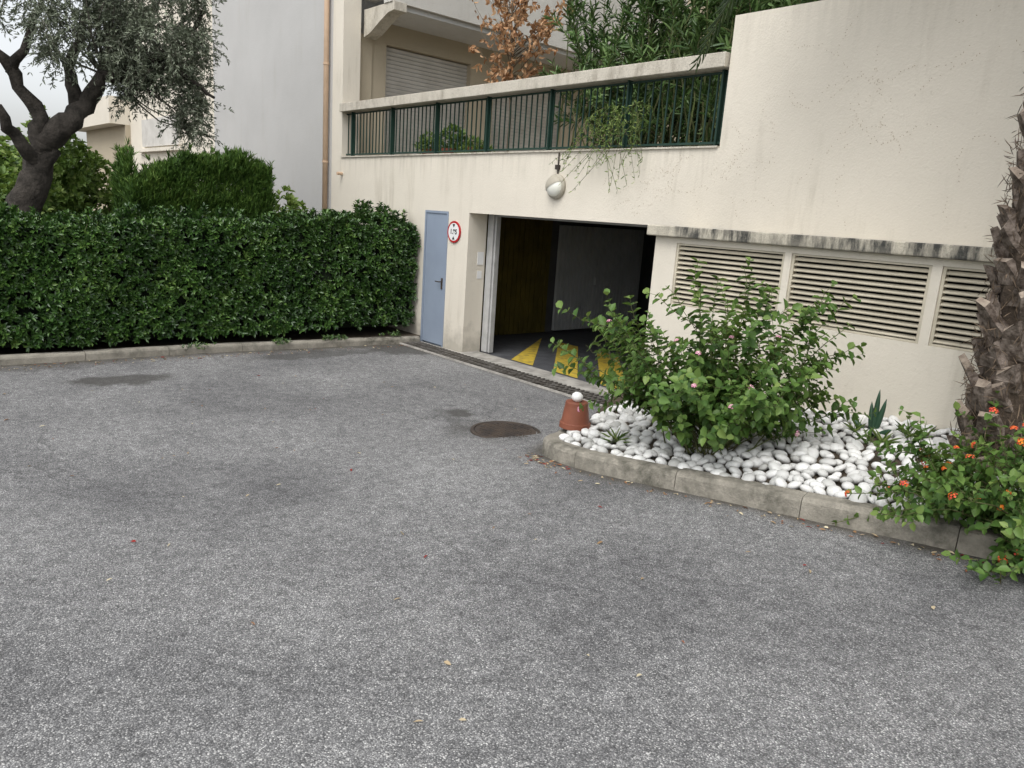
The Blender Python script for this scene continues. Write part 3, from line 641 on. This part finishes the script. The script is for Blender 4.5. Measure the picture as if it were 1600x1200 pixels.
P,Dd,N2,L,W=rosettes(np.repeat(C,3,0)+rng.normal(0,.04,(15,3))*[1,1,0],np.tile([0,0,1.],(15,1)),6,.16,.007,(.2,1.0));leaves('blades',P,Dd,N2,L,W,l_shrub,tf,None,.1,.3)
ag=empty('agave_plant',(-2.45,6.37,.6));l_ag=leafmat('agave_leaf',[(.03,.07,.04),(.05,.10,.06)],.4,0)
zg=float(zbed(-2.45,6.3));mb=MB()
for (dx,dy,hh) in ((0,0,.40),(.04,.01,.33),(-.04,.02,.28),(-.12,-.02,.12),(.11,-.03,.1)):
    t=np.linspace(0,1,8);P0=np.stack([-2.45+dx*(.3+t*1.2),6.3+dy*(.3+t*1.2),zg+hh*t],1);r=.024*np.sin(pi*(.15+.85*t))**.7+.001
    mb.tube(P0,r,8)
mb.build('leaves',l_ag,ag,smooth=True)
# ------------------------------------------------------------------ oleander on terrace
oe=empty('oleander_bush',(-7.5,9,3.05));P=[];Dv=[];mb=MB()
for i in range(150):
    bx_,by_=rng.uniform(-8.6,-5.0),rng.uniform(7.9,10.6)
    top=rng.uniform(3.7,6.5)-(1.0 if bx_<-8.0 else 0)*rng.uniform(0,1)
    b=np.array([bx_,by_,3.05]);t=np.array([bx_+rng.normal(0,.45),max(7.6,by_+rng.normal(0,.45)),top])
    m=6;u=np.linspace(0,1,m)[:,None];path=b+(t-b)*u+rng.normal(0,.02,(m,3));mb.tube(path,np.linspace(.016,.006,m),4,cap=False)
    ends=[(b+(t-b)*.55,t)]
    for k in range(5):
        q=b+(t-b)*rng.uniform(.25,.9);d=nrm(nrm(t-b)+nrm(rng.normal(size=3))*.9);e=q+d*rng.uniform(.35,.6);mb.tube([q,e],[.007,.004],4,cap=False);ends.append((q,e))
    for a,e in ends:
        ln=np.linalg.norm(e-a)
        for s in np.arange(.15,1.01,.055/ln): P.append(a+(e-a)*s);Dv.append(nrm(e-a))
mb.build('stems',m_gtwig,oe)
P=np.array(P);Dv=np.array(Dv)+rng.normal(0,.15,(len(P),3));Pq,Dd,N2,L,W=rosettes(P,Dv,3,.16,.032,(.4,1.2))
leaves('leaves',Pq,Dd,N2,L,W,l_olea,oe,np.clip(.42+.15*np.repeat(sn(P,2.5),3)+.2*rng.normal(size=len(Pq)),0,1),.15,.12)
bt=empty('terrace_trees',(-7,13,3));blobfol('leaves',[(-8.6,13.5,5.3,1.6,1.5,2.4),(-6,13,6,2,1.5,3),(-3.5,12,6,2,1.5,2.6)],6,.22,.08,l_olea,bt,dens=24)
mb=MB();[mb.tube([(x,13.3,3.05),(x,13.3,6)],[.12,.05],8) for x in(-9,-6,-3.5)];mb.build('trunks',m_twig,bt)
lpn=empty('terrace_plants',(-11,8,3.1));blobfol('leaves',[(-11.3,7.8,3.3,.22,.2,.22),(-10.7,7.9,3.35,.25,.2,.28),(-10.0,7.8,3.2,.3,.2,.18)],6,.10,.035,l_shrub,lpn,dens=120)
mb=MB();[mb.lathe([(.0,0),(.10,0),(.14,.2),(.12,.2)],(x,7.8,3.052),20) for x in(-11.3,-10.7,-10)];mb.build('planters',m_terr,lpn)
hp=empty('trailing_plant',(-6.5,7.1,3.1));mb=MB();P=[];Dv=[]
for i in range(34):
    x=-7.0+rng.uniform(0,1.15);ln=rng.uniform(.0,.5);s=np.array([x,7.35,3.25+rng.uniform(0,.35)])
    path=np.array([s,s+[rng.normal(0,.08),-.18,.08],s+[rng.normal(0,.18),-.28,-.12],s+[rng.normal(0,.25),-.30,-.25-ln]]);path=smooth_path(path,2)
    mb.tube(path,.0025,4,cap=False)
    for t in np.linspace(.1,1,26):
        k=int(t*(len(path)-1));P.append(path[k]);Dv.append(rng.normal(size=3)+[0,-.3,-.5])
mb.build('stems',m_gtwig,hp);n=len(P);leaves('leaves',P,Dv,rng.normal(size=(n,3)),rng.uniform(.03,.07,n),.012,l_shrub,hp)
# dead tree
de=empty('withered_tree',(-9.8,8.3,3.05));mb=MB();P=[]
mb.tube(wob([(-9.75,8.3,3.05),(-9.75,8.3,3.9),(-9.8,8.3,4.5),(-9.85,8.3,5.3),(-9.9,8.3,6.1)],3,.01),np.linspace(.024,.008,13),6)
for i in range(52):
    z0=rng.uniform(3.95,5.8);az=rng.uniform(0,2*pi);ln=rng.uniform(.5,1.15)*(.7+.3*min(1,(z0-3.6)));b=np.array([-9.8-.05*(z0-4.3),8.3,z0]);d=nrm([math.cos(az),math.sin(az)*.6,rng.uniform(.4,1.0)])
    path=wob([b,b+d*ln*.5,b+d*ln+[0,0,.05]],3,.015);mb.tube(path,np.linspace(.009,.003,len(path)),4)
    for k in range(3):
        q=path[rng.integers(2,len(path))];d2=nrm(d+rng.normal(0,.6,3));e=q+d2*ln*.3;mb.tube([q,e],[.004,.002],3)
        for t in rng.uniform(.3,1,6): P.append(q+(e-q)*t)
    for t in rng.uniform(.4,1,6): P.append(b+d*ln*t)
mb.build('branches',m_twig,de);P=np.array(P);n=len(P);leaves('leaves',P,rng.normal(size=(n,3))*.7+[0,0,-.7],rng.normal(size=(n,3)),rng.uniform(.07,.12,n),rng.uniform(.04,.06,n),l_dead,de,None,.3,.3)
# ------------------------------------------------------------------ palm
pm=empty('palm_tree',(-1.5,6.1,.5));m_pb=M('palm_fibre',(.10,.075,.055),(.04,.03,.022),10,1,30,.02);m_stub=M('cut_frond_base',(.22,.18,.15),(.07,.052,.04),16,.95,40,.015,lo=.4,hi=.6);m_cut=M('frond_cut_face',(.36,.30,.24),(.17,.13,.10),20,.95,60,.006)
cx,cyy=-1.47,6.08
mb=MB();zz=np.linspace(.4,6.9,40);mb.tube(np.c_[np.full(40,cx)+.0*zz,np.full(40,cyy),zz],.22+.02*np.sin(zz*3),16,jit=.08);mb.build('trunk_core',m_pb,pm,smooth=True)
mb=MB()
for i in range(230):
    z0=.50+i*.0275;a=i*2.39996+rng.normal(0,.18);o=np.array([math.cos(a),math.sin(a),0]);t=np.array([-o[1],o[0],0]);up=np.array([0,0,1.])
    tap=1.15-.05*z0
    ln=rng.uniform(.15,.27)*tap;dr=nrm(o*rng.uniform(.35,.85)+up+t*rng.normal(0,.22));b=np.array([cx,cyy,z0])+o*.18
    w0,w1=rng.uniform(.075,.11),rng.uniform(.04,.07);th0,th1=.035,.024;nn=nrm(np.cross(t,dr));e=b+dr*ln+t*rng.normal(0,.025);sk=rng.uniform(-.05,.05)
    mid=(b+e)/2+nn*rng.uniform(-.01,.015);wm=(w0+w1)/2*rng.uniform(.85,1.1)
    V=[b+t*w0-nn*th0,b-t*w0-nn*th0,b-t*w0+nn*th0,b+t*w0+nn*th0,mid+t*wm-nn*.03,mid-t*wm-nn*.03,mid-t*wm*.9+nn*.03,mid+t*wm*.9+nn*.03,
       e+t*w1-nn*th1+dr*sk,e-t*w1-nn*th1-dr*sk,e-t*w1*.8+nn*th1+dr*rng.uniform(-.04,.03)-dr*sk,e+t*w1*.8+nn*th1+dr*rng.uniform(-.04,.03)+dr*sk]
    mb.cur=0;mb.add(V,[(0,1,5,4),(1,2,6,5),(2,3,7,6),(3,0,4,7),(4,5,9,8),(5,6,10,9),(6,7,11,10),(7,4,8,11),(0,3,2,1)]);mb.cur=1;mb.add(V[8:],[(0,1,2,3)])
mb.build('frond_stubs',[m_stub,m_cut],pm)
n=5200;a=rng.uniform(0,2*pi,n);z=rng.uniform(.5,6.5,n);rr_=rng.uniform(.22,.31,n);P=np.stack([cx+rr_*np.cos(a),cyy+rr_*np.sin(a),z],1);leaves('fibres',P,np.stack([np.cos(a)*.35+rng.normal(0,.4,n),np.sin(a)*.35+rng.normal(0,.4,n),rng.normal(.3,.9,n)],1),np.stack([np.cos(a),np.sin(a),0*a],1)+rng.normal(0,.3,(n,3)),rng.uniform(.05,.12,n),.006,leafmat('fibre_hair',[(.06,.045,.03),(.22,.16,.11)],.9,0),pm)
mb=MB();P=[];Dv=[];Nv=[];LL=[]
fr=[(pi,3.3,.36,5.9),(pi*.93,3.0,.30,6.6),(pi*1.12,3.0,.3,6.4)]+[(k*2.4,2.9,.28,6.8) for k in range(12)]
for a,ln,dk,z0 in fr:
    o=np.array([math.cos(a),math.sin(a),0]);t=np.linspace(0,1,22)[:,None];path=np.array([cx,cyy,z0])+o*ln*t*(1-.08*t)+np.array([0,0,1.])*(.9*t-dk*9*t*t*.95)
    mb.tube(path,np.linspace(.02,.004,22),5,cap=False);sd=np.array([-o[1],o[0],0])
    for j in np.linspace(2,21,90):
        i0=int(min(j,20));q=path[i0]+(path[i0+1]-path[i0])*(j-i0);tg=nrm(path[i0+1]-path[i0])
        for s in (1,-1): P.append(q);Dv.append(tg*.8+sd*s*.6+np.array([0,0,-.35])+rng.normal(0,.08,3));Nv.append(np.cross(tg,sd)*-1+rng.normal(0,.1,3));LL.append(.45*math.sin(pi*(.15+.8*(j/21)))+.06)
mb.build('rachises',m_gtwig,pm);leaves('leaflets',P,Dv,Nv,LL,.022,l_palm,pm,None,.3,.12)
# ------------------------------------------------------------------ litter
def onroad(n,x0,x1,y0,y1):
    x=rng.uniform(x0,x1,n);y=rng.uniform(y0,y1,n);return np.stack([x,y,g(x,y)+.008],1)
C=onroad(80,-9,-.8,.8,6);s=KPS[(KPS[:,0]>-4.6)&(KPS[:,0]<0)];k=rng.integers(0,len(s),150);C2=np.c_[s[k]-[0,.05]+np.abs(rng.normal(0,.10,(150,2)))*[0,-1]+rng.normal(0,.05,(150,2))*[1,0],np.zeros(150)];C2[:,2]=g(C2[:,0],C2[:,1])+.008
C3=np.stack([rng.uniform(-10.3,-10.0,200),rng.uniform(.5,7,200),np.zeros(200)],1);C3[:,2]=g(C3[:,0],C3[:,1])+.008
C=np.concatenate([C,C2,C3]);y_=C[:,1];keep=(y_<ykerb(C[:,0])-.02)|(C[:,0]<-4.75);C=C[keep];n=len(C);a=rng.uniform(0,6.28,n)
leaves('fallen_leaves',C,np.stack([np.cos(a),np.sin(a),rng.uniform(0,.15,n)],1),np.tile([0,0,1.],(n,1))+rng.normal(0,.3,(n,3)),rng.uniform(.02,.06,n),rng.uniform(.008,.02,n),l_lit,None,rng.uniform(.25,1,n)*(rng.uniform(0,1,n)>.15))
# ------------------------------------------------------------------ light, camera
w=bpy.data.worlds.new('World');bpy.context.scene.world=w;w.use_nodes=True;nt=w.node_tree
sky=nt.nodes.new('ShaderNodeTexSky');sky.sky_type='NISHITA';sky.sun_disc=False
sd=nrm(np.array([.25,-.55,.9]));el=math.asin(sd[2]);rot=math.atan2(sd[0],sd[1])
sky.sun_elevation=el;sky.sun_rotation=rot;sky.air_density=1.;sky.dust_density=3;sky.ozone_density=1
hs=nt.nodes.new('ShaderNodeHueSaturation');hs.inputs['Saturation'].default_value=.2;hs.inputs['Value'].default_value=1.6
nt.links.new(sky.outputs[0],hs.inputs['Color']);nt.links.new(hs.outputs[0],nt.nodes['Background'].inputs[0]);nt.nodes['Background'].inputs[1].default_value=.15
ld=bpy.data.lights.new('sun','SUN');ld.energy=1.5;ld.angle=math.radians(40);ld.color=(1,.975,.94);lo=bpy.data.objects.new('sun',ld);COL.objects.link(lo)
lo.rotation_euler=Vector(sd).to_track_quat('Z','Y').to_euler()
F=Vector((-0.72601,0.65145,-0.22029));Rr=Vector((0.655,0.75265,0.06704));U=Vector((-0.20947,0.09562,0.97313))
cam=bpy.data.cameras.new('camera');cam.sensor_width=36;cam.lens=1156.6/1600*36;cam.clip_end=2000
co=bpy.data.objects.new('camera',cam);COL.objects.link(co)
co.matrix_world=Matrix(((Rr[0],U[0],-F[0],0),(Rr[1],U[1],-F[1],0),(Rr[2],U[2],-F[2],2.2),(0,0,0,1)))
bpy.context.scene.camera=co
vs=bpy.context.scene.view_settings;vs.view_transform='Standard';vs.look='None';vs.exposure=0
